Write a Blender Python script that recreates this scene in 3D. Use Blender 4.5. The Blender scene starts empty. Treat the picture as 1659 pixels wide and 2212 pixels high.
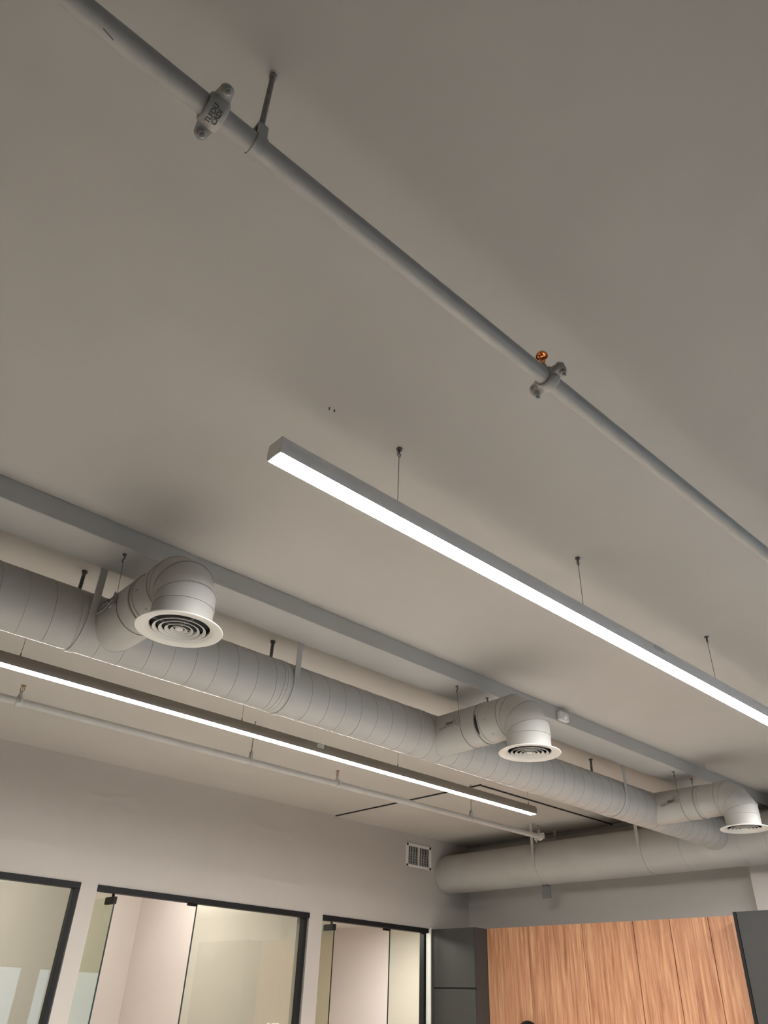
import bpy, math, random
from mathutils import Vector, Matrix
random.seed(4)
SC = bpy.context.scene
COL = SC.collection
PI = math.pi
EYE = 1.55          # camera height above the floor
def Zf(z): return z + EYE

# ------------------------------------------------------------------ camera
cam_d = bpy.data.cameras.new('camera'); cam = bpy.data.objects.new('camera', cam_d); COL.objects.link(cam)
f_px = 1617.42
V1 = Vector((3014 - 829.5, 2285 - 1106, f_px)).normalized()      # room x axis seen from the camera
V2 = Vector((-911 - 829.5, 2112 - 1106, f_px)).normalized()      # room y axis
V3 = V1.cross(V2).normalized(); V2 = V3.cross(V1).normalized()
right = Vector((V1.x, V2.x, V3.x)); down = Vector((V1.y, V2.y, V3.y)); fwd = Vector((V1.z, V2.z, V3.z))
m = Matrix.Identity(4)
for i in range(3):
    m[i][0] = right[i]; m[i][1] = -down[i]; m[i][2] = -fwd[i]
m[2][3] = EYE
cam.matrix_world = m
cam_d.sensor_fit = 'AUTO'; cam_d.sensor_width = 36.0; cam_d.lens = 36.0 * f_px / 2212.0
cam_d.clip_start = 0.02
SC.camera = cam

# ------------------------------------------------------------------ sky, exposure
world = bpy.data.worlds.new('sky'); SC.world = world; world.use_nodes = True
bg = world.node_tree.nodes['Background']
bg.inputs[0].default_value = (0.62, 0.78, 1.0, 1); bg.inputs[1].default_value = 0.75
SC.view_settings.view_transform = 'Standard'; SC.view_settings.look = 'None'
SC.view_settings.gamma = 1.0; SC.view_settings.use_curve_mapping = False
SC.view_settings.exposure = 1.6
SC.cycles.use_denoising = True
SC.cycles.max_bounces = 10; SC.cycles.diffuse_bounces = 6; SC.cycles.transparent_max_bounces = 16
LAMP_POWER = 60.0
OFFICE_POWER = 14.0

# ------------------------------------------------------------------ materials
def new_mat(name):
    mt = bpy.data.materials.new(name); mt.use_nodes = True
    nt = mt.node_tree
    return mt, nt, nt.nodes['Principled BSDF']
def paint(name, col, rough=0.6, var=0.04, scale=3.0, bump=0.15, bscale=60, metal=0.0, bdist=0.002, spec=0.5):
    mt, nt, b = new_mat(name)
    tc = nt.nodes.new('ShaderNodeTexCoord')
    n = nt.nodes.new('ShaderNodeTexNoise'); n.inputs['Scale'].default_value = scale; n.inputs['Detail'].default_value = 4
    nt.links.new(tc.outputs['Object'], n.inputs['Vector'])
    r = nt.nodes.new('ShaderNodeValToRGB')
    r.color_ramp.elements[0].color = tuple(c * (1 - var) for c in col) + (1,)
    r.color_ramp.elements[1].color = tuple(min(1, c * (1 + var)) for c in col) + (1,)
    r.color_ramp.elements[0].position = 0.3; r.color_ramp.elements[1].position = 0.7
    nt.links.new(n.outputs['Fac'], r.inputs['Fac']); nt.links.new(r.outputs['Color'], b.inputs['Base Color'])
    b.inputs['Roughness'].default_value = rough; b.inputs['Metallic'].default_value = metal
    b.inputs['Specular IOR Level'].default_value = spec
    if bump:
        n2 = nt.nodes.new('ShaderNodeTexNoise'); n2.inputs['Scale'].default_value = bscale; n2.inputs['Detail'].default_value = 3
        nt.links.new(tc.outputs['Object'], n2.inputs['Vector'])
        bp = nt.nodes.new('ShaderNodeBump'); bp.inputs['Strength'].default_value = bump; bp.inputs['Distance'].default_value = bdist
        nt.links.new(n2.outputs['Fac'], bp.inputs['Height']); nt.links.new(bp.outputs['Normal'], b.inputs['Normal'])
    return mt
def emit(name, col, s):
    mt = bpy.data.materials.new(name); mt.use_nodes = True; nt = mt.node_tree; nt.nodes.clear()
    e = nt.nodes.new('ShaderNodeEmission'); o = nt.nodes.new('ShaderNodeOutputMaterial')
    e.inputs[0].default_value = (*col, 1); e.inputs[1].default_value = s
    nt.links.new(e.outputs[0], o.inputs[0]); return mt
def glass(name, tint, base=0.05):
    mt = bpy.data.materials.new(name); mt.use_nodes = True; nt = mt.node_tree; nt.nodes.clear()
    o = nt.nodes.new('ShaderNodeOutputMaterial'); mix = nt.nodes.new('ShaderNodeMixShader')
    t = nt.nodes.new('ShaderNodeBsdfTransparent'); t.inputs[0].default_value = (*tint, 1)
    g = nt.nodes.new('ShaderNodeBsdfGlossy'); g.inputs['Roughness'].default_value = 0.0
    lw = nt.nodes.new('ShaderNodeLayerWeight'); lw.inputs[0].default_value = 0.5
    pw = nt.nodes.new('ShaderNodeMath'); pw.operation = 'POWER'; pw.inputs[1].default_value = 5
    mu = nt.nodes.new('ShaderNodeMath'); mu.operation = 'MULTIPLY_ADD'; mu.inputs[1].default_value = 1 - base; mu.inputs[2].default_value = base
    nt.links.new(lw.outputs['Facing'], pw.inputs[0]); nt.links.new(pw.outputs[0], mu.inputs[0])
    nt.links.new(mu.outputs[0], mix.inputs[0]); nt.links.new(t.outputs[0], mix.inputs[1]); nt.links.new(g.outputs[0], mix.inputs[2])
    nt.links.new(mix.outputs[0], o.inputs[0]); return mt
def wood(name, c1, c2, c3):
    mt, nt, b = new_mat(name)
    tc = nt.nodes.new('ShaderNodeTexCoord'); mp = nt.nodes.new('ShaderNodeMapping')
    mp.inputs['Scale'].default_value = (10, 10, 0.55)
    nt.links.new(tc.outputs['Object'], mp.inputs['Vector'])
    n = nt.nodes.new('ShaderNodeTexNoise'); n.inputs['Scale'].default_value = 2.6; n.inputs['Detail'].default_value = 8
    n.inputs['Roughness'].default_value = 0.62; n.inputs['Distortion'].default_value = 0.55
    nt.links.new(mp.outputs[0], n.inputs['Vector'])
    r = nt.nodes.new('ShaderNodeValToRGB'); e = r.color_ramp.elements
    e[0].position = 0.30; e[0].color = (*c1, 1); e[1].position = 0.66; e[1].color = (*c3, 1)
    k = e.new(0.48); k.color = (*c2, 1)
    mp2 = nt.nodes.new('ShaderNodeMapping'); mp2.inputs['Scale'].default_value = (90, 90, 1.6)
    nt.links.new(tc.outputs['Object'], mp2.inputs['Vector'])
    n2 = nt.nodes.new('ShaderNodeTexNoise'); n2.inputs['Scale'].default_value = 2.0; n2.inputs['Detail'].default_value = 5
    nt.links.new(mp2.outputs[0], n2.inputs['Vector'])
    mx = nt.nodes.new('ShaderNodeMix'); mx.data_type = 'RGBA'; mx.blend_type = 'MULTIPLY'; mx.inputs[0].default_value = 0.55
    r2 = nt.nodes.new('ShaderNodeValToRGB'); r2.color_ramp.elements[0].position = 0.36; r2.color_ramp.elements[0].color = (0.55, 0.5, 0.45, 1)
    r2.color_ramp.elements[1].position = 0.5; r2.color_ramp.elements[1].color = (1, 1, 1, 1)
    nt.links.new(n2.outputs['Fac'], r2.inputs['Fac'])
    nt.links.new(n.outputs['Fac'], r.inputs['Fac']); nt.links.new(r.outputs['Color'], mx.inputs[6]); nt.links.new(r2.outputs['Color'], mx.inputs[7])
    nt.links.new(mx.outputs[2], b.inputs['Base Color'])
    b.inputs['Roughness'].default_value = 0.5
    bp = nt.nodes.new('ShaderNodeBump'); bp.inputs['Strength'].default_value = 0.25; bp.inputs['Distance'].default_value = 0.001
    nt.links.new(n2.outputs['Fac'], bp.inputs['Height']); nt.links.new(bp.outputs['Normal'], b.inputs['Normal'])
    return mt

M = {}
GREY = (0.52, 0.488, 0.448)
M['ceil'] = paint('ceiling paint', GREY, 0.75, 0.03, 1.6, 0.10, 25)
M['wall'] = paint('wall paint', (0.50, 0.46, 0.42), 0.7, 0.02, 2.0, 0.06, 90)
M['beam'] = paint('beam paint', (0.45, 0.435, 0.41), 0.7, 0.02, 2.0, 0.06, 60)
M['duct'] = paint('duct paint', (0.45, 0.435, 0.41), 0.42, 0.03, 5.0, 0.10, 14, bdist=0.004)
M['seam'] = paint('duct seam paint', (0.335, 0.32, 0.30), 0.45, 0.05, 8.0, 0.1, 60)
M['pipe'] = paint('pipe paint', (0.47, 0.45, 0.42), 0.42, 0.05, 10.0, 0.2, 30)
M['cast'] = paint('cast coupling paint', (0.50, 0.48, 0.44), 0.45, 0.08, 30.0, 0.5, 120)
M['rodgrey'] = paint('painted threaded rod', (0.30, 0.285, 0.26), 0.5, 0.25, 60.0, 0.6, 200)
M['rod'] = paint('rod paint', (0.12, 0.115, 0.11), 0.5, 0.25, 60.0, 0.6, 200)
M['strap'] = paint('strap paint', (0.44, 0.43, 0.41), 0.4, 0.04, 10.0, 0.1, 60)
M['mark'] = paint('dark lettering', (0.11, 0.10, 0.10), 0.6, 0.05, 30, 0)
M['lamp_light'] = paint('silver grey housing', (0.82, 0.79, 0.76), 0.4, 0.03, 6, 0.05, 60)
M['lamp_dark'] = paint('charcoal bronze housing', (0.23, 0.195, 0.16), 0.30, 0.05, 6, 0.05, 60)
M['diffuser'] = emit('lamp diffuser glow', (1.0, 0.98, 0.945), LAMP_POWER)
M['panel_glow'] = emit('office panel glow', (1.0, 0.93, 0.85), OFFICE_POWER)
M['plate'] = paint('dull grey plate', (0.14, 0.145, 0.15), 0.5, 0.04, 10, 0.1, 60)
M['white'] = paint('white enamel', (0.80, 0.77, 0.72), 0.4, 0.02, 10, 0.05, 60)
M['offwhite'] = paint('off white plastic', (0.66, 0.64, 0.61), 0.5, 0.03, 20, 0.1, 60)
M['black'] = paint('black aluminium', (0.014, 0.014, 0.015), 0.5, 0.1, 8, 0.05, 60, spec=0.2)
M['voidm'] = paint('painted hollow shade', (0.02, 0.02, 0.02), 0.8, 0.1, 8, 0)  # near-black colour that paints shade into hollows
M['steel'] = paint('worn steel', (0.5, 0.49, 0.47), 0.35, 0.1, 40, 0.2, 120, metal=0.7)
M['copper'] = paint('copper', (0.80, 0.36, 0.14), 0.22, 0.08, 30, 0.05, 80, metal=1.0)
M['brass'] = paint('dull brass', (0.42, 0.27, 0.15), 0.4, 0.12, 40, 0.1, 90, metal=0.8)
M['laminate'] = paint('charcoal laminate', (0.060, 0.058, 0.058), 0.38, 0.04, 6, 0.05, 80)
M['laminate3'] = paint('grey laminate', (0.052, 0.051, 0.049), 0.5, 0.03, 6, 0.05, 80, spec=0.3)
M['laminate2'] = paint('slate laminate', (0.050, 0.049, 0.049), 0.42, 0.03, 6, 0.05, 80)
M['groove'] = paint('dark groove', (0.02, 0.018, 0.016), 0.7, 0.05, 6, 0)
M['wood'] = wood('oak veneer', (0.36, 0.15, 0.075), (0.585, 0.28, 0.155), (0.74, 0.42, 0.235))
M['endwall'] = paint('end wall paint', (0.62, 0.58, 0.535), 0.7, 0.02, 2.0, 0.06, 90)
M['office'] = paint('office wall paint', (0.66, 0.605, 0.56), 0.7, 0.015, 2, 0.04, 80)
M['absorber'] = paint('charcoal accent paint', (0.07, 0.07, 0.072), 0.7, 0.05, 3, 0.05, 60)  # dark tone chosen so unseen walls and floor bounce less light
M['floor'] = paint('pale plank floor', (0.56, 0.53, 0.49), 0.5, 0.1, 2, 0.05, 40)
M['glass'] = glass('green tinted glass', (0.93, 0.95, 0.90), 0.075)
M['edge'] = paint('polished glass edge', (0.02, 0.03, 0.028), 0.2, 0.05, 8, 0)
M['clear'] = glass('clear glass', (0.96, 0.98, 0.97), 0.04)

# ------------------------------------------------------------------ mesh helpers
class MB:
    def __init__(s): s.v = []; s.f = []; s.sm = []
    def add(s, vs, fs, smooth=False):
        n = len(s.v); s.v += [tuple(v) for v in vs]; s.f += [tuple(i + n for i in f) for f in fs]; s.sm += [smooth] * len(fs); return s
    def box(s, x0, x1, y0, y1, z0, z1):
        vs = [(x, y, z) for x in (x0, x1) for y in (y0, y1) for z in (z0, z1)]
        return s.add(vs, [(0, 1, 3, 2), (4, 6, 7, 5), (0, 4, 5, 1), (2, 3, 7, 6), (0, 2, 6, 4), (1, 5, 7, 3)])
    def rings(s, rings, cap0=True, cap1=True, closed=True, smooth=True, loop=False):
        n = len(rings[0]); vs = [p for r in rings for p in r]; fs = []
        R = len(rings)
        for i in range(R if loop else R - 1):
            a = i * n; b = ((i + 1) % R) * n
            for j in range(n if closed else n - 1):
                k = (j + 1) % n
                fs.append((a + j, a + k, b + k, b + j))
        s.add(vs, fs, smooth)
        if not loop:
            if cap0: s.add(rings[0], [tuple(range(n))[::-1]])
            if cap1: s.add(rings[-1], [tuple(range(n))])
        return s
    def tube(s, pts, r, n=12, caps=True, loop=False):
        pts = [Vector(p) for p in pts]; rs = r if isinstance(r, (list, tuple)) else [r] * len(pts)
        rings = []; prev = None; N = len(pts)
        for i, p in enumerate(pts):
            if loop: d = (pts[(i + 1) % N] - pts[i - 1])
            else: d = pts[min(i + 1, N - 1)] - pts[max(i - 1, 0)]
            d.normalize()
            if prev is None:
                u = Vector((0, 0, 1)) if abs(d.z) < 0.9 else Vector((1, 0, 0))
            else: u = prev
            u = (u - d * u.dot(d)).normalized(); w = d.cross(u); prev = u
            rings.append([p + (u * math.cos(t) + w * math.sin(t)) * rs[i] for t in [2 * PI * k / n for k in range(n)]])
        return s.rings(rings, caps, caps, loop=loop)
    def cyl(s, p0, p1, r0, r1=None, n=24): return s.tube([p0, p1], [r0, r0 if r1 is None else r1], n)
    def lathe(s, prof, c, axis='z', n=48, closed_prof=True):
        rings = []
        for k in range(n):
            t = 2 * PI * k / n; ct, st = math.cos(t), math.sin(t); r_ = []
            for (r, h) in prof:
                if axis == 'z': p = (c[0] + r * ct, c[1] + r * st, c[2] + h)
                elif axis == 'x': p = (c[0] + h, c[1] + r * ct, c[2] + r * st)
                else: p = (c[0] + r * ct, c[1] + h, c[2] + r * st)
                r_.append(p)
            rings.append(r_)
        return s.rings(rings, closed=closed_prof, loop=True)
    def strap(s, pts, axis, w, t):
        """flat band: pts is the middle line, axis the direction of its width"""
        pts = [Vector(p) for p in pts]; A = Vector(axis); rings = []
        for i, p in enumerate(pts):
            d = (pts[min(i + 1, len(pts) - 1)] - pts[max(i - 1, 0)]).normalized(); nrm = d.cross(A).normalized()
            rings.append([p + A * w / 2 + nrm * t / 2, p - A * w / 2 + nrm * t / 2, p - A * w / 2 - nrm * t / 2, p + A * w / 2 - nrm * t / 2])
        return s.rings(rings, smooth=False)
    def prism(s, poly, origin, u, v, w, h):
        """extrude a 2D outline (u, v) along w by h"""
        o = Vector(origin); u = Vector(u); v = Vector(v); w = Vector(w)
        a = [o + u * x + v * y for x, y in poly]; b = [p + w * h for p in a]
        return s.rings([a, b], smooth=False)
    def build(s, name, mat, parent=None, bevel=0.0, angle=None):
        me = bpy.data.meshes.new(name); me.from_pydata(s.v, [], s.f); me.materials.append(mat)
        me.polygons.foreach_set('use_smooth', s.sm); me.update()
        import bmesh
        bm = bmesh.new(); bm.from_mesh(me); bmesh.ops.remove_doubles(bm, verts=bm.verts, dist=1e-6)
        bmesh.ops.recalc_face_normals(bm, faces=bm.faces); 
        for e in bm.edges:
            if len(e.link_faces) == 2 and e.calc_face_angle(0) > 0.7: e.smooth = False
        bm.to_mesh(me); bm.free()
        o = bpy.data.objects.new(name, me); COL.objects.link(o)
        if parent:
            o.parent = parent; o.matrix_parent_inverse = Matrix.Translation(-parent.location)
        if bevel:
            b = o.modifiers.new('bevel', 'BEVEL'); b.width = bevel; b.segments = 2; b.limit_method = 'ANGLE'
        return o
def tag(o, label=None, cat=None, group=None, kind=None):
    if label: o['label'] = label
    if cat: o['category'] = cat
    if group: o['group'] = group
    if kind: o['kind'] = kind
    return o
def thing(name, loc, label, cat, group=None):
    o = bpy.data.objects.new(name, None); COL.objects.link(o); o.location = loc; o.empty_display_size = 0.05
    return tag(o, label, cat, group)
def struct(name, mb, mat, label=None, parent=None):
    o = mb.build(name, mat, parent)
    if not parent: o['kind'] = 'structure'
    if label: o['label'] = label
    return o
def arc(c, r, a0, a1, n, plane):
    out = []
    for i in range(n + 1):
        t = a0 + (a1 - a0) * i / n; a, b = r * math.cos(t), r * math.sin(t)
        out.append({'yz': (c[0], c[1] + a, c[2] + b), 'xz': (c[0] + a, c[1], c[2] + b)}[plane])
    return out

# ------------------------------------------------------------------ room shell
H = Zf(1.9); X0, X1 = -2.2, 8.048; Y0, Y1 = -2.2, 7.25; T = 0.16
HEAD = Zf(0.865)
struct('floor', MB().box(X0 - .2, 8.5, Y0 - .2, 11.3, -0.1, 0), M['floor'], 'pale floor of the office')
struct('floor_absorber', MB().box(X0, X1, Y0, .95, 0, .012), M['absorber'], 'unseen dark floor sheet added to cut light bounced to the ceiling')  # dark sheet added out of view so less light bounces to the ceiling
struct('ceiling', MB().box(X0 - .2, 8.5, Y0 - .2, 11.3, H, H + 0.15), M['ceil'], 'smooth grey painted ceiling')
struct('wall_back', MB().box(X1, X1 + .2, Y0 - .2, Y1, 0, H), M['endwall'], 'grey end wall above the wood panelling')
struct('wall_right', MB().box(X0 - .2, X0, Y0 - .2, 11.3, 0, H), M['absorber'], 'charcoal wall behind the viewer')
wl = MB()
wl.box(X0, X1 + .2, Y1, Y1 + T, HEAD, H)
wl.box(2.955, 3.112, Y1, Y1 + T, 0, HEAD); wl.box(5.508, 5.690, Y1, Y1 + T, 0, HEAD)
wl.box(7.352, X1 + .2, Y1, Y1 + T, 0, HEAD); wl.box(X0, -1.0, Y1, Y1 + T, 0, HEAD)
struct('wall_left', wl, M['wall'], 'long grey wall above and between the glass office fronts')
wf = MB()
wf.box(X0, 8.3, Y0 - .2, Y0, 0, 0.45); wf.box(X0, 8.3, Y0 - .2, Y0, 2.05, H)
for a, b in ((X0, 2.6), (6.17, 6.43), (7.9, 8.3)): wf.box(a, b, Y0 - .2, Y0, 0.45, 2.05)
struct('wall_front', wf, M['absorber'], 'charcoal wall with the shop windows behind the viewer')
n = 4
for a, b in ((2.6, 6.17), (6.43, 7.9)):
    w = bpy.data.objects.new('window_%d' % n, None); COL.objects.link(w); w.location = (a, Y0 - .1, .45); w['kind'] = 'structure'
    MB().box(a, b, Y0 - .11, Y0 - .10, .45, 2.05).build('pane', M['clear'], w)
    fr = MB().box(a, b, Y0 - .13, Y0 - .07, .45, .49).box(a, b, Y0 - .13, Y0 - .07, 2.01, 2.05).box(a, a + .04, Y0 - .13, Y0 - .07, .45, 2.05).box(b - .04, b, Y0 - .13, Y0 - .07, .45, 2.05)
    fr.build('window_frame', M['black'], w); n += 1
# offices behind the glass
struct('wall_office_back', MB().box(X0, 8.3, 11.15, 11.3, 0, H), M['office'], 'cream back wall of the glass offices')
struct('wall_office_partition', MB().box(2.955, 3.112, Y1 + T, 11.15, 0, H), M['office'], 'cream partition beside the first glass office')
struct('wall_office_partition', MB().box(5.470, 5.690, Y1 + T, 11.15, 0, H), M['office'], 'cream partition between the two open glass offices')
struct('wall_office_end', MB().box(8.13, 8.3, Y1 + T, 11.15, 0, H), M['office'], 'cream end wall of the smallest office')
struct('ceiling_office', MB().box(5.69, 8.13, Y1 + T, 11.15, Zf(1.03), Zf(1.08)), M['office'], 'low cream ceiling of the smallest office')
# projecting bright pier at the end wall
struct('wall_pier', MB().box(7.895, X1, 2.6, 3.49, 0, H), M['office'], 'pale pier at the right end of the grey end wall')
# slightly lower ceiling board whose edge draws the dark joint
struct('trim_1', MB().box(5.775, X1, 5.02, Y1, H - 0.016, H), M['ceil'], 'ceiling board beside the end wall, bounded by a dark joint')
struct('trim_2', MB().box(5.768, 5.775, 5.0, Y1, H - 0.012, H).box(5.768, X1, 5.013, 5.02, H - .012, H), M['groove'], 'dark joint line in the ceiling near the end wall')
struct('trim_3', MB().box(X1 - .02, X1, 3.5, Y1, H - .045, H - .02), M['strap'], 'thin pale bead along the top of the end wall')
struct('trim_4', MB().box(7.344, 7.354, Y1 - .012, Y1 + T, 0, HEAD + 0.01), M['white'], 'slim white corner bead beside the tall dark cabinet')
beam = MB().box(X0, X1, 3.124, 3.400, Zf(1.793), H)
tag(beam.build('ceiling_beam', M['beam'], None, bevel=0.004), 'long boxed grey beam running under the ceiling beside the round duct', 'beam')

# ------------------------------------------------------------------ glass office fronts
GY = Y1 + 0.05
def front(idx, label, x0, x1, rail_x1, panes, mullion):
    w = bpy.data.objects.new('window_%d' % idx, None); COL.objects.link(w); w.location = (x0, Y1, 0); tag(w, label, kind='structure')
    MB().box(x0, rail_x1, Y1 - .012, Y1 + .07, Zf(0.815), HEAD).build('header_rail', M['black'], w, bevel=.002)
    for a, b in panes:
        MB().box(a, b, GY - .005, GY + .005, 0, Zf(0.815)).build('glass_pane', M['glass'], w)
    if mullion:
        MB().box(mullion - .025, mullion + .015, Y1 - .005, Y1 + .07, 0, Zf(.815)).build('mullion', M['black'], w, bevel=.002)
    return w
front(1, 'leftmost glass office front, cut off by the left edge of the picture', -1.0, 2.94, 2.945, [(-1.0, 2.92)], 2.925)
front(2, 'middle glass office front with one open door and a wide fixed pane', 3.11, 5.508, 5.506, [(3.112, 3.31), (4.17, 5.45)], 5.468)
front(3, 'narrow glass office front beside the tall dark cabinet', 5.69, 7.34, 7.31, [(5.692, 5.89), (6.735, 7.24), (7.27, 7.344)], 7.262)
def door(idx, hx, sx, label):
    d = bpy.data.objects.new('door_%d' % idx, None); COL.objects.link(d); d.location = (hx, GY, 0); tag(d, label, kind='structure')
    L = sx - hx - .01
    MB().box(hx - .006, hx + .006, GY, GY + L, .01, Zf(0.79)).build('glass_leaf', M['glass'], d)
    MB().box(hx - .0065, hx + .0065, GY - .004, GY, .01, Zf(0.79)).build('leaf_edge', M['edge'], d)
    MB().box(hx - .017, hx + .017, GY - .01, GY + .17, Zf(0.735), Zf(0.795)).build('patch_fitting', M['black'], d, bevel=.002)
    MB().cyl((hx, GY + .05, Zf(.79)), (hx, GY + .05, Zf(.82)), .012).build('pivot_pin', M['black'], d)
    tube = MB(); tube.cyl((hx + .04, GY + L - .09, .8), (hx + .04, GY + L - .09, 1.4), .014)
    h = tube.build('door_handle', M['black'], d)
    MB().cyl((hx, GY + L - .09, .86), (hx + .04, GY + L - .09, .86), .008).cyl((hx, GY + L - .09, 1.34), (hx + .04, GY + L - .09, 1.34), .008).build('handle_post', M['black'], h)
    # stop fitting and edge of the fixed pane on the latch side
    MB().box(sx - .10, sx + .004, GY - .012, GY + .012, Zf(.795), Zf(.815)).build('latch_stop', M['black'], d)
    MB().box(sx - .001, sx + .008, GY - .0055, GY + .0055, 0, Zf(.80)).build('pane_edge', M['edge'], d)
door(1, 3.318, 4.162, 'glass door of the middle office, standing open inward')
door(2, 5.900, 6.728, 'glass door of the narrow office beside the dark cabinet, standing open inward')
st = thing('glass_sticker', (5.2, GY - .006, Zf(-.2)), 'small white sticker on the wide glass pane at the lower edge of the picture', 'sticker')
MB().box(5.135, 5.165, GY - .007, GY - .005, Zf(-.19), Zf(-.118)).box(5.185, 5.275, GY - .007, GY - .005, Zf(-.19), Zf(-.120)).build('print', M['white'], st)
# office ceiling panels (out of view above the headers)
for (a, b, z, pw_, lb) in ((0.9, 9.3, 1.9, 27, 'square ceiling lamp of the leftmost office'), (4.3, 9.3, 1.9, 16, 'square ceiling lamp of the middle office'), (6.9, 8.1, 1.03, 17, 'square ceiling lamp of the narrow office')):
    t = thing('ceiling_lamp', (a, b, Zf(z)), lb, 'lamp')
    MB().box(a - .32, a + .32, b - .32, b + .32, Zf(z) - .03, Zf(z)).build('lamp_frame', M['white'], t)
    MB().box(a - .3, a + .3, b - .3, b + .3, Zf(z) - .034, Zf(z) - .0305).build('diffuser', emit('office panel glow', (1.0, 0.955, 0.91), pw_), t)

# ------------------------------------------------------------------ linear pendant lamps
def linear_lamp(label, x0, x1, yn, yf, zb, hh, mat, cables, sticker, end_at_low):
    yc = (yn + yf) / 2
    t = thing('linear_pendant_lamp', (x0, yc, Zf(zb)), label, 'pendant lamp')
    zt = Zf(zb + hh); z0 = Zf(zb)
    # channel housing: top and two sides, chamfered on top
    ch = 0.006; th = .003
    bul = [(.0085 * (1 - math.sin(PI * (.08 + .84 * u))), z0 + (zt - z0) * u) for u in [q / 8 for q in range(9)]]
    prof = [(yn + d_, z_) for d_, z_ in bul] + [(yf - d_, z_) for d_, z_ in bul[::-1]] + [(yf - .0065, z0), (yf - .009, z0 + .001), (yf - .009, zt - .012), (yn + .009, zt - .012), (yn + .009, z0 + .001)]
    hb = MB(); hb.rings([[(x0 + .004, y, z) for y, z in prof], [(x1 - .004, y, z) for y, z in prof]], cap0=False, cap1=False)
    hb.build('housing', mat, t)
    MB().box(x0 + .006, x1 - .006, yn + .0085, yf - .0085, z0 - .001, z0 + .006).build('diffuser', M['diffuser'], t)
    for xa, xb in ((x0, x0 + .004), (x1 - .004, x1)):
        out = [(yn + d_ - .0008, z_) for d_, z_ in bul] + [(yf - d_ + .0008, z_) for d_, z_ in bul[::-1]]
        MB().rings([[(xa, y, z) for y, z in out], [(xb, y, z) for y, z in out]], smooth=False).build('end_cap', mat, t)
    for cx in cables:
        c = MB().cyl((cx, yc, zt), (cx, yc, H - .012), .0014, n=6).build('suspension_cable', M['rod'], t)
        g = MB().cyl((cx, yc, zt - .002), (cx, yc, zt + .022), .006, .004, 12); g.cyl((cx, yc, zt + .022), (cx, yc, zt + .03), .003, n=10)
        g.build('cable_gripper', M['rod'], c)
        k = MB().cyl((cx, yc, H - .006), (cx, yc, H), .012, n=16).cyl((cx, yc, H - .022), (cx, yc, H - .006), .005, n=10)
        k.tube(arc((cx, yc, H - .03), .010, 0, 2 * PI * .9, 14, 'xz'), .002, 6)
        k.build('ceiling_hook', M['rod'], c)
    if sticker:
        s = MB().box(sticker[0], sticker[1], yn - .0012, yn - .0002, zt - .034, zt - .006).build('maker_sticker', M['offwhite'], t)
        mk = MB()
        for q in range(4):
            xx = sticker[0] + .010 + q * (sticker[1] - sticker[0] - .02) / 4
            mk.box(xx, xx + .004, yn - .0018, yn - .0012, zt - .028, zt - .012)
        mk.build('sticker_print', M['seam'], s)
    return t
linear_lamp('near white lit linear pendant lamp hanging under the middle of the ceiling', 1.029, 5.80, 1.717, 1.803, 1.545, .067, M['lamp_light'], (1.60, 2.81, 4.075, 5.6), (3.345, 3.445), True)
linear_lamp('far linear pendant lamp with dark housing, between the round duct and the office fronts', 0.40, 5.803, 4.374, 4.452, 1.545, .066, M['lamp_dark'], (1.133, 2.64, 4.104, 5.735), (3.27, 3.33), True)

linear_lamp('unseen linear pendant lamp added beyond the right edge to brighten the end wall', 5.81, 7.25, 1.717, 1.803, 1.545, .067, M['lamp_light'], (6.0, 7.1), None, True)  # unseen lamp added to lift the light on the end wall

# ------------------------------------------------------------------ sprinkler pipes
def sprinkler(parent, x, y, z, warm):
    """upright sprinkler standing on the pipe top"""
    s = MB(); s.cyl((x, y, z - .004), (x, y, z + .012), .013, n=16); s.tube([(x, y, z + .012), (x, y, z + .022)], .0115, 6)
    o = s.build('sprinkler', M['pipe'] if warm else M['cast'], parent)
    b = MB(); b.cyl((x, y, z + .022), (x, y, z + .030), .009, n=14)
    for sg in (-1, 1):
        b.tube([(x + sg * .007, y, z + .028), (x + sg * .013, y, z + .040), (x + sg * .011, y, z + .054), (x + sg * .002, y, z + .064)], .0024, 8)
    b.cyl((x, y, z + .030), (x, y, z + .056), .0022, n=8); b.cyl((x, y, z + .060), (x, y, z + .070), .004, n=10)
    b.build('sprinkler_frame', M['brass'] if not warm else M['copper'], o)
    d = MB(); d.lathe([(.0001, .074), (.008, .0735), (.014, .071), (.0175, .066), (.0185, .0605), (.0178, .0600), (.0165, .0655), (.013, .0695), (.008, .072), (.0001, .0725)], (x, y, z), 'z', 24)
    if not warm:
        d = MB(); d.cyl((x, y, z + .069), (x, y, z + .0715), .016, n=20)
        for k in range(10):
            a = 2 * PI * k / 10; d.box(x + .015 * math.cos(a) - .002, x + .015 * math.cos(a) + .002, y + .015 * math.sin(a) - .002, y + .015 * math.sin(a) + .002, z + .066, z + .071)
    d.build('deflector', M['copper'] if warm else M['brass'], o)
    return o

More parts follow.
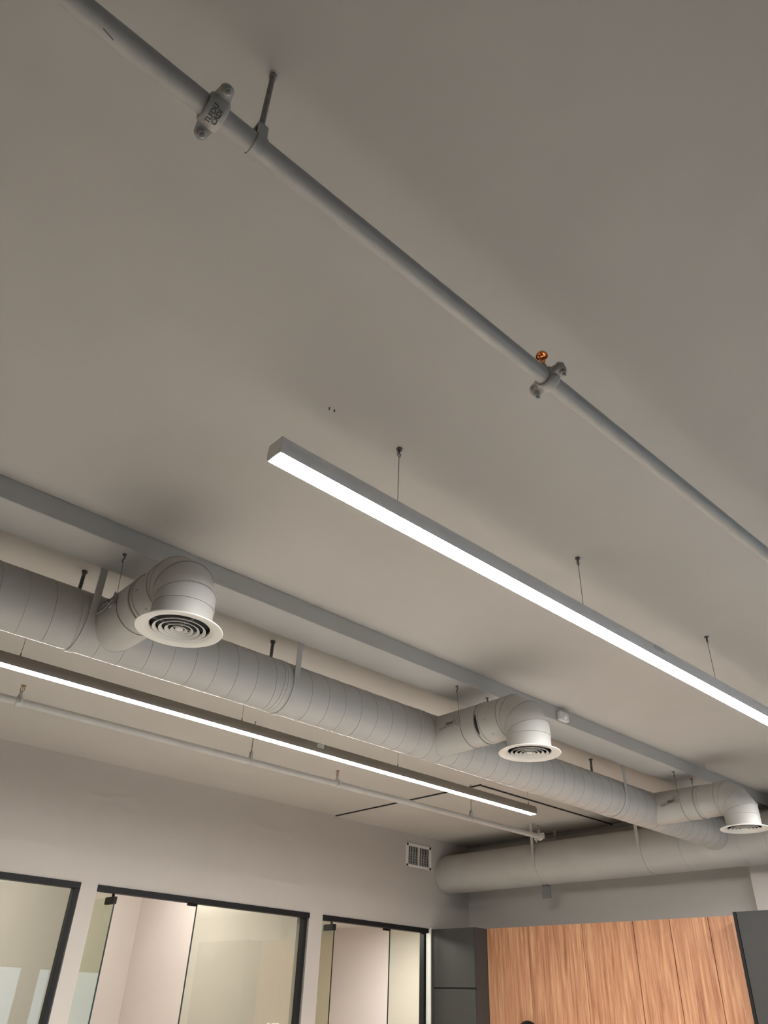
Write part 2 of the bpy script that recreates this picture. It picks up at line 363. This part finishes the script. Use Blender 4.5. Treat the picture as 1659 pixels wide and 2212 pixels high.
def coupling(parent, x, y, z, r, ang, L=.046, text=False):
    """grooved pipe coupling: two half housings with bolt pads; ang = tilt of the pad line in the yz plane"""
    P = Vector((0, math.cos(ang), math.sin(ang)))            # towards one bolt pad
    B = Vector((0, -math.sin(ang), math.cos(ang)))           # bolt direction, nut end down
    c = Vector((x, y, z)); hw = L / 2
    ro = r + .013
    prof = [(r + .0005, -hw), (r + .007, -hw), (r + .011, -hw + .005), (ro, -hw + .010), (ro, hw - .010), (r + .011, hw - .005), (r + .007, hw), (r + .0005, hw)]
    h = MB(); h.lathe(prof, c, 'x', 48)
    for sg in (-1, 1):
        d = P * sg
        for side in (-1, 1):
            # ear of each half: tapering tongue ending in a round pad
            out = []
            L0, L1, wr = r * .75, r + .026, .0145
            out += [(-.021, L0), (.021, L0)]
            for k in range(9):
                a = -.15 + (PI + .3) * k / 8
                out.append((wr * math.cos(a), L1 + wr * math.sin(a)))
            th = .014 if side > 0 else .010
            o0 = c + B * (.0015 * side) if side > 0 else c - B * (.0015 + th)
            h.prism(out, o0, (1, 0, 0), d, B, th)
    hs = h.build('coupling', M['cast'], parent, bevel=.0012)
    for sg in (-1, 1):
        q = c + P * sg * (r + .026)
        MB().cyl(q + B * .0155, q + B * .018, .0125, n=18).build('washer', M['cast'], hs)
        MB().tube([q + B * .018, q + B * .030], .0105, 6).build('nut', M['cast'], hs)
        nb = MB(); nb.cyl(q + B * .030, q + B * .040, .0058, n=12); nb.tube([q + B * .040, q + B * .0425], [.0056, .003], 12)
        nb.build('bolt_end', M['steel'], hs)
        MB().cyl(q - B * .0115, q - B * .019, .0095, n=14).build('bolt_head', M['strap'], hs)
    if text:
        # raised casting marks on the belly, towards the viewer
        cu = bpy.data.curves.new('marks', 'FONT'); cu.body = 'TLFDU\nCRDI'; cu.size = .0150; cu.extrude = .0004; cu.offset = .0003; cu.align_x = 'CENTER'; cu.align_y = 'CENTER'; cu.space_line = .85
        to = bpy.data.objects.new('marks', cu); me = bpy.data.meshes.new_from_object(to); me.name = 'casting_marks'
        vd = Vector((0, -c.y, EYE - c.z)).normalized()          # towards the eye in the yz plane
        a0 = math.atan2(vd.z, vd.y)
        for v in me.vertices:
            s_, u_, e_ = v.co.x, v.co.y, v.co.z                 # text runs round the belly, lines stacked along x
            a = a0 - s_ / ro + .12
            v.co = Vector((x - u_, c.y + (ro + .0006 + e_) * math.cos(a), c.z + (ro + .0006 + e_) * math.sin(a)))
        me.materials.clear(); me.materials.append(M['mark'])
        mo = bpy.data.objects.new('casting_marks', me); COL.objects.link(mo); mo.parent = hs; mo.matrix_parent_inverse = hs.matrix_world.inverted()
        mo.matrix_parent_inverse = Matrix.Identity(4)
        bpy.data.objects.remove(to)
    return hs

def pipe(label, x0, x1, y, z, r, splits):
    t = thing('sprinkler_pipe', (x0, y, z), label, 'pipe')
    xs = [x0] + list(splits) + [x1]
    for a, b in zip(xs[:-1], xs[1:]):
        n_ = max(2, int((b - a) / .6)); pts = []; 
        MB().cyl((a, y, z), (b, y, z), r, n=40).build('pipe_length', M['pipe'], t)
    return t
PY, PZ, PR = 0.919, Zf(1.592), .0245
p1 = pipe('near grey sprinkler pipe crossing the picture from upper left to right', -2.15, 7.2, PY, PZ, PR, (.266, 1.425))
coupling(p1, .266, PY, PZ, PR, math.radians(153), text=True)
coupling(p1, 1.425, PY, PZ, PR, math.radians(165), L=.040)
sprinkler(p1, 1.408, PY, PZ + PR - .001, True)
sprinkler(p1, 4.07, PY, PZ + PR - .001, True)
MB().strap([(.018 + .004 * q, PY - .006 + .001 * q, PZ - PR - .0004 + .0012 * (1 - q / 6)) for q in range(7)], (0, 1, 0), .0016, .0016).build('scratch', M['mark'], p1)
QY, QZ, QR = 5.10, Zf(1.583), .0255
p2 = pipe('far grey sprinkler pipe running above the glass office fronts', -2.15, 6.765, QY, QZ, QR, (1.387, 4.051))
for x in (1.387, 4.051):
    h = MB(); h.lathe([(QR, -.022), (QR + .006, -.018), (QR + .006, .018), (QR, .022)], (x, QY, QZ), 'x', 32)
    h.cyl((x, QY, QZ + QR - .002), (x, QY, QZ + QR + .016), .017, n=20)
    h.tube(arc((x, QY, QZ), QR + .009, -PI * .05, PI * 1.05, 14, 'yz'), .004, 6)
    c_ = h.build('outlet_clamp', M['cast'], p2)
    for sg in (-1, 1):
        MB().cyl((x, QY + sg * (QR + .011), QZ - .012), (x, QY + sg * (QR + .011), QZ + .016), .005, n=10).build('bolt', M['cast'], c_)
    sprinkler(p2, x, QY, QZ + QR + .014, False)
coupling(p2, 6.775, QY, QZ, QR, math.radians(165), L=.044)
e_ = MB(); e_.lathe([(.0001, 0), (.020, .001), (.026, .010), (.026, .02), (.0001, .02)], (6.795, QY, QZ), 'x', 24); e_.build('end_plug', M['cast'], p2)
sprinkler(p2, 6.772, QY, QZ + QR + .012, False)

# ------------------------------------------------------------------ pipe hangers
def rod_mb(x, y, z0, z1, r, pitch=.004, n=10):
    pts = []; rs = []; k = int((z1 - z0) / (pitch / 2))
    for i in range(k + 1):
        pts.append((x, y, z0 + (z1 - z0) * i / k)); rs.append(r if i % 2 else r * .8)
    return MB().tube(pts, rs, n)
def pipe_hanger(x, y, z, r, label, group=None, wide=.026, rr=.0072, slim=False):
    t = thing('pipe_hanger', (x, y, H), label, 'hanger', group)
    a0 = math.radians(118); pts = [(x, y + .004, z + r + .052), (x, y + .012, z + r + .040)]
    up = arc((x, y, z), r + .0018, math.radians(52), math.radians(52 - 284), 28, 'yz')
    pts = [(x, y + .011, z + r + .048), (x, y + .013, z + r + .030)] + up + [(x, y - .013, z + r + .030), (x, y - .011, z + r + .048)]
    MB().strap(pts, (1, 0, 0), wide, .0024).build('hanger_band', M['strap'], t)
    MB().box(x - wide / 2, x + wide / 2, y - .0135, y + .0135, z + r + .045, z + r + .049).build('band_top', M['strap'], t)
    for q in (.038, .049): MB().tube([(x, y, z + r + q), (x, y, z + r + q + .007)], rr * 1.6, 6).build('nut', M['rod'], t)
    rod_mb(x, y, z + r + .034, H - .006, rr, pitch=.008).build('threaded_rod', M['rodgrey'], t)
    MB().cyl((x, y, H - .008), (x, y, H), rr * 1.4, n=14).build('ceiling_anchor', M['rodgrey'], t)
    return t
pipe_hanger(.377, PY, PZ, PR, 'threaded rod and band hanger holding the near pipe beside its left coupling')
pipe_hanger(3.178, QY, QZ, QR, 'ring hanger on the far pipe, left of the two under the dark lamp', wide=.018, rr=.0045)
pipe_hanger(5.727, QY, QZ, QR, 'ring hanger on the far pipe, nearest the end wall', wide=.018, rr=.0045)
pipe_hanger(3.2, PY, PZ, PR, 'band hanger on the near pipe beyond the right edge of the picture')

# ------------------------------------------------------------------ main spiral duct
DY, DZ, DR = 3.555, Zf(1.557), .150
TX, TZ, TR = 7.650, Zf(1.493), .222
md = thing('round_duct', (X0, DY, DZ), 'long round spiral duct running beside the beam towards the end wall', 'duct')
joints = [X0 + .01, -0.2, 2.30, 3.43, 5.66, 6.62, 7.52]
for a, b in zip(joints[:-1], joints[1:]):
    rings = []
    for xx in (a, b): rings.append([(xx, DY + DR * math.cos(t), DZ + DR * math.sin(t)) for t in [2 * PI * k / 96 for k in range(96)]])
    MB().rings(rings).build('duct_section', M['duct'], md)
for j in joints[1:-1]:
    MB().lathe([(DR, -.022), (DR + .0022, -.020), (DR + .0022, -.002), (DR + .0004, 0), (DR + .0022, .002), (DR + .0022, .020), (DR, .022)], (j, DY, DZ), 'x', 72).build('slip_joint', M['duct'], md)
pitch = .127; pts = []; xx = -1.0; steps = 40
while xx < 7.45:
    t = 2 * PI * (xx / pitch); pts.append((xx, DY + (DR + .0004) * math.cos(t), DZ + (DR + .0004) * math.sin(t))); xx += pitch / steps
MB().tube(pts, .0016, 4).build('spiral_seam', M['seam'], md)

# crossing large duct
td = thing('large_round_duct', (TX, 0, TZ), 'large round duct crossing along the end wall above the wood panelling', 'duct')
tj = [7.245, 5.70, 3.93, 3.35, 2.2, .6, -2.1]
for a, b in zip(tj[:-1], tj[1:]):
    rings = [[(TX + TR * math.cos(t), yy, TZ + TR * math.sin(t)) for t in [2 * PI * k / 96 for k in range(96)]] for yy in (a, b)]
    MB().rings(rings).build('duct_section', M['duct'], td)
for j in tj[1:-1]:
    MB().lathe([(TR, -.015), (TR + .003, -.013), (TR + .003, -.001), (TR - .001, 0), (TR + .003, .001), (TR + .003, .013), (TR, .015)], (TX, j, TZ), 'y', 72).build('slip_joint', M['duct'], td)
pts = []; yy = 3.2; pitch = .15
while yy > 0.8:
    t = 2 * PI * yy / pitch; pts.append((TX + (TR + .0004) * math.cos(t), yy, TZ + (TR + .0004) * math.sin(t))); yy -= pitch / 40
MB().tube(pts, .0016, 4).build('spiral_seam', M['seam'], td)
# saddle where the main duct joins the large one
sd = []
for k in range(64):
    t = 2 * PI * k / 64
    r_ = DR + .012; y_ = DY + r_ * math.cos(t); z_ = DZ + r_ * math.sin(t)
    dz = z_ - TZ; xs = TX - math.sqrt(max(0, (TR + .002) ** 2 - dz * dz))
    sd.append((xs, y_, z_))
MB().tube(sd, .004, 6, loop=True).build('saddle_seam', M['duct'], td)

# duct hangers on the main duct
def duct_hanger(x, label):
    t = thing('duct_hanger', (x, DY, H), label, 'hanger')
    R_ = DR + .0035
    near = [(x, DY - R_, H), (x, DY - R_, DZ + .06)] + arc((x, DY, DZ), R_, PI, PI * 2, 40, 'yz') + [(x, DY + R_, DZ + .03)]
    MB().strap(near, (1, 0, 0), .036, .003).build('strap', M['strap'], t)
    rod_mb(x, DY + R_ - .004, DZ + .02, H, .011, pitch=.012).build('threaded_rod', M['rod'], t)
    MB().cyl((x, DY + R_ - .004, H - .012), (x, DY + R_ - .004, H), .016, n=12).build('ceiling_anchor', M['rod'], t)
duct_hanger(1.130, 'leftmost strap hanger round the long duct, beside the nearest diffuser')
duct_hanger(2.357, 'strap hanger round the long duct, halfway between the first two diffusers')
duct_hanger(5.728, 'strap hanger round the long duct, before the farthest diffuser')
duct_hanger(-.9, 'strap hanger round the long duct beyond the left edge of the picture')
def large_hanger(y, label):
    t = thing('duct_hanger', (TX, y, H), label, 'hanger'); R_ = TR + .0045
    pts = [(TX - R_, y, H), (TX - R_, y, TZ + .08)] + arc((TX, y, TZ), R_, PI, 2 * PI, 40, 'xz') + [(TX + R_ , y, TZ + .08), (TX + R_, y, H)]
    MB().strap(pts, (0, 1, 0), .036, .0025).build('strap', M['strap'], t)
large_hanger(5.70, 'strap round the large crossing duct, just beyond the end of the dark lamp')
large_hanger(4.36, 'strap round the large crossing duct, beside where the long duct meets it')
pl = thing('hanging_plate', (TX, 5.71, TZ - TR), 'small grey rectangular plate hanging under the large crossing duct', 'plate')
MB().box(TX - .006, TX + .004, 5.655, 5.775, Zf(1.135), Zf(1.262)).build('plate', M['plate'], pl, bevel=.002)
MB().box(TX - .03, TX + .03, 5.68, 5.75, Zf(1.262), Zf(1.274)).build('bracket', M['rod'], pl)

# ------------------------------------------------------------------ branches with elbows, and diffusers
BR, ER = .130, .142
DIFY = 2.755
def branch(xb, label, slit):
    t = thing('branch_duct', (xb, DY, DZ), label, 'duct', None)
    ys = DIFY + ER                                  # start of the bend
    N = 64
    def ring(yy, r): return [(xb + r * math.cos(a), yy, DZ + r * math.sin(a)) for a in [2 * PI * k / N for k in range(N)]]
    # root of the branch follows the curve of the main duct
    root = []
    for k in range(N):
        a = 2 * PI * k / N; z_ = BR * math.sin(a); root.append((xb + BR * math.cos(a), DY - math.sqrt((DR + .001) ** 2 - z_ * z_) + .004, DZ + z_))
    MB().rings([root, ring(3.075, BR)], cap0=False, cap1=False).build('takeoff', M['duct'], t)
    MB().rings([ring(3.075, BR - .003), ring(ys, BR - .003)], cap0=False, cap1=False).build('collar', M['duct'], t)
    MB().tube([(p[0], p[1] - .001, p[2]) for p in root], .003, 6, loop=True).build('saddle_seam', M['duct'], t)
    for yy in (3.075, 3.045):
        MB().lathe([(BR - .004, -.005), (BR + .002, -.004), (BR + .002, .004), (BR - .004, .005)], (xb, yy, DZ), 'y', 64).build('draw_band', M['seam'] if yy > 3.05 else M['duct'], t)
    if slit:
        MB().tube(arc((xb, 3.06, DZ), BR + .001, math.radians(170), math.radians(225), 20, 'xz'), [.002 + .007 * math.sin(PI * k / 20) for k in range(21)], 8).build('band_gap', M['groove'], t)
    # four gore elbow
    pv = (ys, DZ - ER)                               # pivot of the bend
    def gring(th, fac):
        out = []
        for k in range(N):
            a = 2 * PI * k / N; rad = (ER + BR * math.sin(a)) * fac
            out.append((xb + BR * math.cos(a), pv[0] - rad * math.sin(th), pv[1] + rad * math.cos(th)))
        return out
    d = math.radians(15); f = 1 / math.cos(d)
    stops = [gring(0, 1), gring(d, f), gring(3 * d, f), gring(5 * d, f), gring(6 * d, 1)]
    el = MB().rings([stops[0], stops[1]], cap0=False, cap1=False).build('elbow', M['duct'], t)
    for i in (1, 2, 3):
        MB().rings([stops[i], stops[i + 1]], cap0=False, cap1=False).build('gore', M['duct'], el)
    for i in (1, 2, 3):
        MB().tube(stops[i], .0034, 6, loop=True).build('gore_seam', M['duct'], el)
        MB().tube([(p[0], p[1], p[2]) for p in gring((i * 2 - 1) * d + .028, f * 1.001)], .0016, 5, loop=True).build('gore_crease', M['seam'], el)
    MB().tube(stops[0], .0026, 6, loop=True).build('gore_seam', M['seam'], el)
    zb = DZ - ER
    MB().rings([gring(6 * d, 1), [(x, y, Zf(1.322)) for x, y, z in gring(6 * d, 1)]], cap0=False, cap1=False).build('drop_collar', M['duct'], t)
    MB().lathe([(BR + .0005, -.004), (BR + .0035, -.003), (BR + .0035, .003), (BR + .0005, .004)], (xb, DIFY, zb - .006), 'z', 64).build('gore_seam', M['duct'], el)
    # screw heads
    sm = MB()
    for k, (a, yy) in enumerate(((190, 2.99), (235, 2.97), (160, 2.96))):
        a = math.radians(a); p = Vector((xb + BR * math.cos(a), yy, DZ + BR * math.sin(a))); nrm = Vector((math.cos(a), 0, math.sin(a)))
        sm.cyl(p - nrm * .003, p + nrm * .002, .004, n=10)
    sm.build('screw', M['steel'], t)
    # balancing damper lever on the side facing the viewer
    hx = xb - BR
    q = MB().cyl((hx + .004, 3.262, DZ + .004), (hx - .003, 3.262, DZ + .004), .020, n=24).build('damper_plate', M['duct'], t)
    sect = [(.0, 0)] + [(.062 * math.cos(a), .062 * math.sin(a)) for a in [math.radians(-20 + 10 * k) for k in range(9)]]
    MB().prism(sect, (hx - .003, 3.262, DZ + .004), (0, -1, 0), (0, 0, 1), (-1, 0, 0), .002).build('quadrant', M['seam'], q)
    MB().strap([(hx - .010, 3.222, DZ + .016), (hx - .010, 3.31, DZ - .008), (hx - .020, 3.352, DZ - .020)], (0, .26, .966), .018, .004).build('lever', M['rodgrey'], q)
    w = MB().cyl((hx - .002, 3.262, DZ + .004), (hx - .026, 3.262, DZ + .004), .008, n=12)
    w.box(hx - .025, hx - .018, 3.236, 3.288, DZ - .003, DZ + .013); w.build('wing_nut', M['rod'], q)
    return t
def hanger_wire(xb, label):
    t = thing('hanger_wire', (xb, 3.188, Zf(1.793)), label, 'wire')
    zt = Zf(1.793)
    pts = [(xb - .152, 3.188, zt), (xb - .140, 3.188, DZ + .05)] + arc((xb, 3.188, DZ), BR + .002, PI, 2 * PI, 28, 'xz') + [(xb + .140, 3.188, DZ + .05), (xb + .146, 3.188, zt)]
    MB().tube(pts, .0014, 6).build('wire_loop', M['rod'], t)
    a = MB()
    for dx in (-.152, .146):
        a.cyl((xb + dx, 3.188, zt - .006), (xb + dx, 3.188, zt), .010, n=12)
        a.tube([(xb + dx, 3.188, zt - .006), (xb + dx + .006, 3.186, zt - .02), (xb + dx - .004, 3.190, zt - .034), (xb + dx, 3.188, zt - .046)], .0034, 6)
    a.build('eye_anchor', M['rod'], t)
def diffuser(xb, label):
    z0 = Zf(1.308); c = (xb, DIFY, z0)
    t = thing('round_diffuser', (xb, DIFY, z0), label, 'air diffuser')
    fl = [(.1835, .0035), (.182, .0005), (.176, 0), (.155, .0020), (.138, .006), (.131, .013), (.129, .022), (.1265, .022), (.1285, .012), (.1365, .0085), (.155, .0060), (.176, .0050), (.182, .0058)]
    MB().lathe(fl, c, 'z', 96).build('flange', M['white'], t)
    # cones
    for k, (ro, ri, zz) in enumerate(((.112, .099, .002), (.086, .073, .001), (.060, .048, .0005), (.036, .025, .0))):
        cone = [(ro, zz), (ro - .002, zz - .0006), (ri + .002, zz + .005), (ri, zz + .010), (ri + .0012, zz + .011), (ri + .004, zz + .0065), (ro - .0005, zz + .0022)]
        MB().lathe(cone, c, 'z', 72).build('cone', M['white'], t)
    MB().lathe([(.0001, -.001), (.010, -.0005), (.016, .003), (.017, .008), (.0155, .009), (.0001, .006)], c, 'z', 36).build('centre_cap', M['white'], t)
    b = MB(); b.box(xb - .124, xb + .124, DIFY - .002, DIFY + .002, z0 + .014, z0 + .018); b.box(xb - .002, xb + .002, DIFY - .124, DIFY + .124, z0 + .014, z0 + .018)
    b.cyl((xb, DIFY, z0 + .004), (xb, DIFY, z0 + .040), .004, n=10)
    b.build('spider_bar', M['strap'], t)
    MB().lathe([(.1285, .020), (.1285, .045), (.0001, .045), (.0001, .043), (.1265, .043), (.1265, .020)], c, 'z', 64).build('throat_shade', M['voidm'], t)  # near-black lid stands in for the shade inside the duct
for xb, lb, slit, ld, lw_ in (
    (1.283, 'nearest branch duct with elbow, turning down to the leftmost diffuser', False, 'nearest and largest white round air diffuser, at the left', 'wire loop holding the nearest branch duct'),
    (3.626, 'middle branch duct with elbow, below the sensor on the beam', True, 'middle white round air diffuser', 'wire loop holding the middle branch duct'),
    (6.313, 'farthest branch duct with elbow, near the end wall at the right edge', False, 'farthest white round air diffuser, at the right edge of the picture', 'wire loop holding the farthest branch duct')):
    branch(xb, lb, slit); diffuser(xb, ld); hanger_wire(xb, lw_)

# ------------------------------------------------------------------ small ceiling and wall fittings
s = thing('motion_sensor', (4.507, 3.12, Zf(1.83)), 'small off-white box sensor on the side of the ceiling beam', 'sensor')
MB().box(4.455, 4.560, 3.085, 3.124, Zf(1.797), Zf(1.862)).build('sensor_body', M['offwhite'], s, bevel=.01)
MB().lathe([(.0001, -.018), (.014, -.014), (.020, -.004), (.020, .0), (.0001, .0)], (4.507, 3.087, Zf(1.828)), 'y', 24).build('sensor_lens', M['white'], s)
k = thing('ceiling_screw', (1.254, 1.765, H), 'pair of tiny bare screws in the ceiling above the near lamp end', 'screw')
MB().cyl((1.240, 1.765, H - .012), (1.240, 1.765, H), .003, n=8).cyl((1.262, 1.762, H - .010), (1.262, 1.762, H), .003, n=8).build('screw', M['rod'], k)
# return air grille on the left wall
g = thing('wall_grille', (7.132, Y1, Zf(1.64)), 'white two-part air grille high on the wall beside the large duct', 'grille')
gx0, gx1, gz0, gz1 = 6.916, 7.349, Zf(1.508), Zf(1.771)
fr = MB().box(gx0, gx1, Y1 - .012, Y1, gz1 - .028, gz1).box(gx0, gx1, Y1 - .012, Y1, gz0, gz0 + .028).box(gx0, gx0 + .036, Y1 - .012, Y1, gz0, gz1).box(gx1 - .036, gx1, Y1 - .012, Y1, gz0, gz1)
fr.build('grille_frame', M['white'], g, bevel=.002)
MB().box(7.125, 7.141, Y1 - .011, Y1, gz0 + .02, gz1 - .02).build('mullion', M['white'], g)
MB().box(gx0 + .03, gx1 - .03, Y1 - .002, Y1 - .0005, gz0 + .02, gz1 - .02).build('shade_backing', M['voidm'], g)  # near-black sheet stands in for shade behind the slats
for a, b in ((gx0 + .036, 7.125), (7.141, gx1 - .036)):
    for i in range(6):
        x = a + (b - a) * (i + .5) / 6
        pts = [(x + .004 * math.sin(6 * u), Y1 - .006, gz0 + .026 + (gz1 - gz0 - .052) * u) for u in [q / 8 for q in range(9)]]
        MB().strap(pts, (.64, -.77, 0), .008, .0016).build('slat', M['strap'], g)
    for i in range(5):
        z = gz0 + .028 + (gz1 - gz0 - .056) * (i + .5) / 7
        MB().box(a, b, Y1 - .004, Y1 - .0025, z - .0012, z + .0012).build('cross_slat', M['strap'], g)

# ------------------------------------------------------------------ wood panelling and tall cabinets
TOPZ = Zf(.861)
wp = thing('wood_panelling', (7.58, 5.0, 0), 'oak veneer panelled wall unit between two dark tall cabinets', 'panelling')
MB().box(7.602, X1 - .03, 3.47, 6.56, 0, TOPZ - .002).build('carcass', M['groove'], wp)
seams = [6.56, 5.955, 5.244, 4.634, 4.232, 3.837, 3.47]
for a, b in zip(seams[:-1], seams[1:]):
    MB().box(7.58, 7.600, b + .0035, a - .0035, .0, TOPZ).build('plank', M['wood'], wp, bevel=.0012)
c1 = thing('tall_cabinet', (7.36, 6.9, 0), 'tall charcoal cabinet with two doors in the corner beside the glass offices', 'cabinet')
MB().box(7.378, X1 - .03, 6.56, Y1 - .03, 0, TOPZ).build('cabinet_body', M['laminate'], c1, bevel=.001)
MB().box(7.360, 7.3785, 7.205, 7.248, 0, TOPZ).build('filler_strip', M['laminate'], c1)
for (a, b) in ((Zf(.272), TOPZ - .001), (0.08, Zf(.252))):
    MB().box(7.360, 7.3775, 6.562, 7.198, a, b).build('cabinet_door', M['laminate2'], c1, bevel=.0015)
MB().box(7.372, 7.3778, 6.562, 7.198, Zf(.252), Zf(.272)).build('finger_groove', M['groove'], c1)
c2 = thing('tall_cabinet', (7.33, 3.0, 0), 'tall slate grey cabinet at the right edge, beside the wood panelling', 'cabinet')
MB().box(7.350, X1 - .16, 2.0, 3.468, 0, TOPZ).build('cabinet_body', M['laminate3'], c2)
MB().box(7.328, 7.3495, 3.440, 3.468, 0, TOPZ).build('edge_trim', M['black'], c2)
MB().box(7.330, 7.3495, 2.55, 3.436, 0.08, TOPZ).build('cabinet_door', M['laminate3'], c2, bevel=.0015)
MB().box(7.330, 7.3495, 2.0, 2.546, 0.08, TOPZ).build('cabinet_door', M['laminate3'], c2, bevel=.0015)
bl = thing('black_dome', (7.47, 5.94, Zf(-.1)), 'rounded black dome in front of the wood panelling at the lower edge', 'lamp')  # only its rounded top is known, the rest is invented
MB().lathe([(.0001, .105)] + [(.105 * math.sin(t), .105 * math.cos(t)) for t in [PI / 2 * k / 12 for k in range(1, 13)]] + [(.100, 0)] + [(.100 * math.sin(t), .100 * math.cos(t)) for t in [PI / 2 * k / 12 for k in range(11, 0, -1)]] + [(.0001, .100)], (7.45, 5.93, Zf(-.113)), 'z', 40).build('dome_shell', M['black'], bl)
MB().cyl((7.45, 5.93, Zf(-.05)), (7.58, 5.93, Zf(-.05)), .012, n=12).build('dome_arm', M['black'], bl)
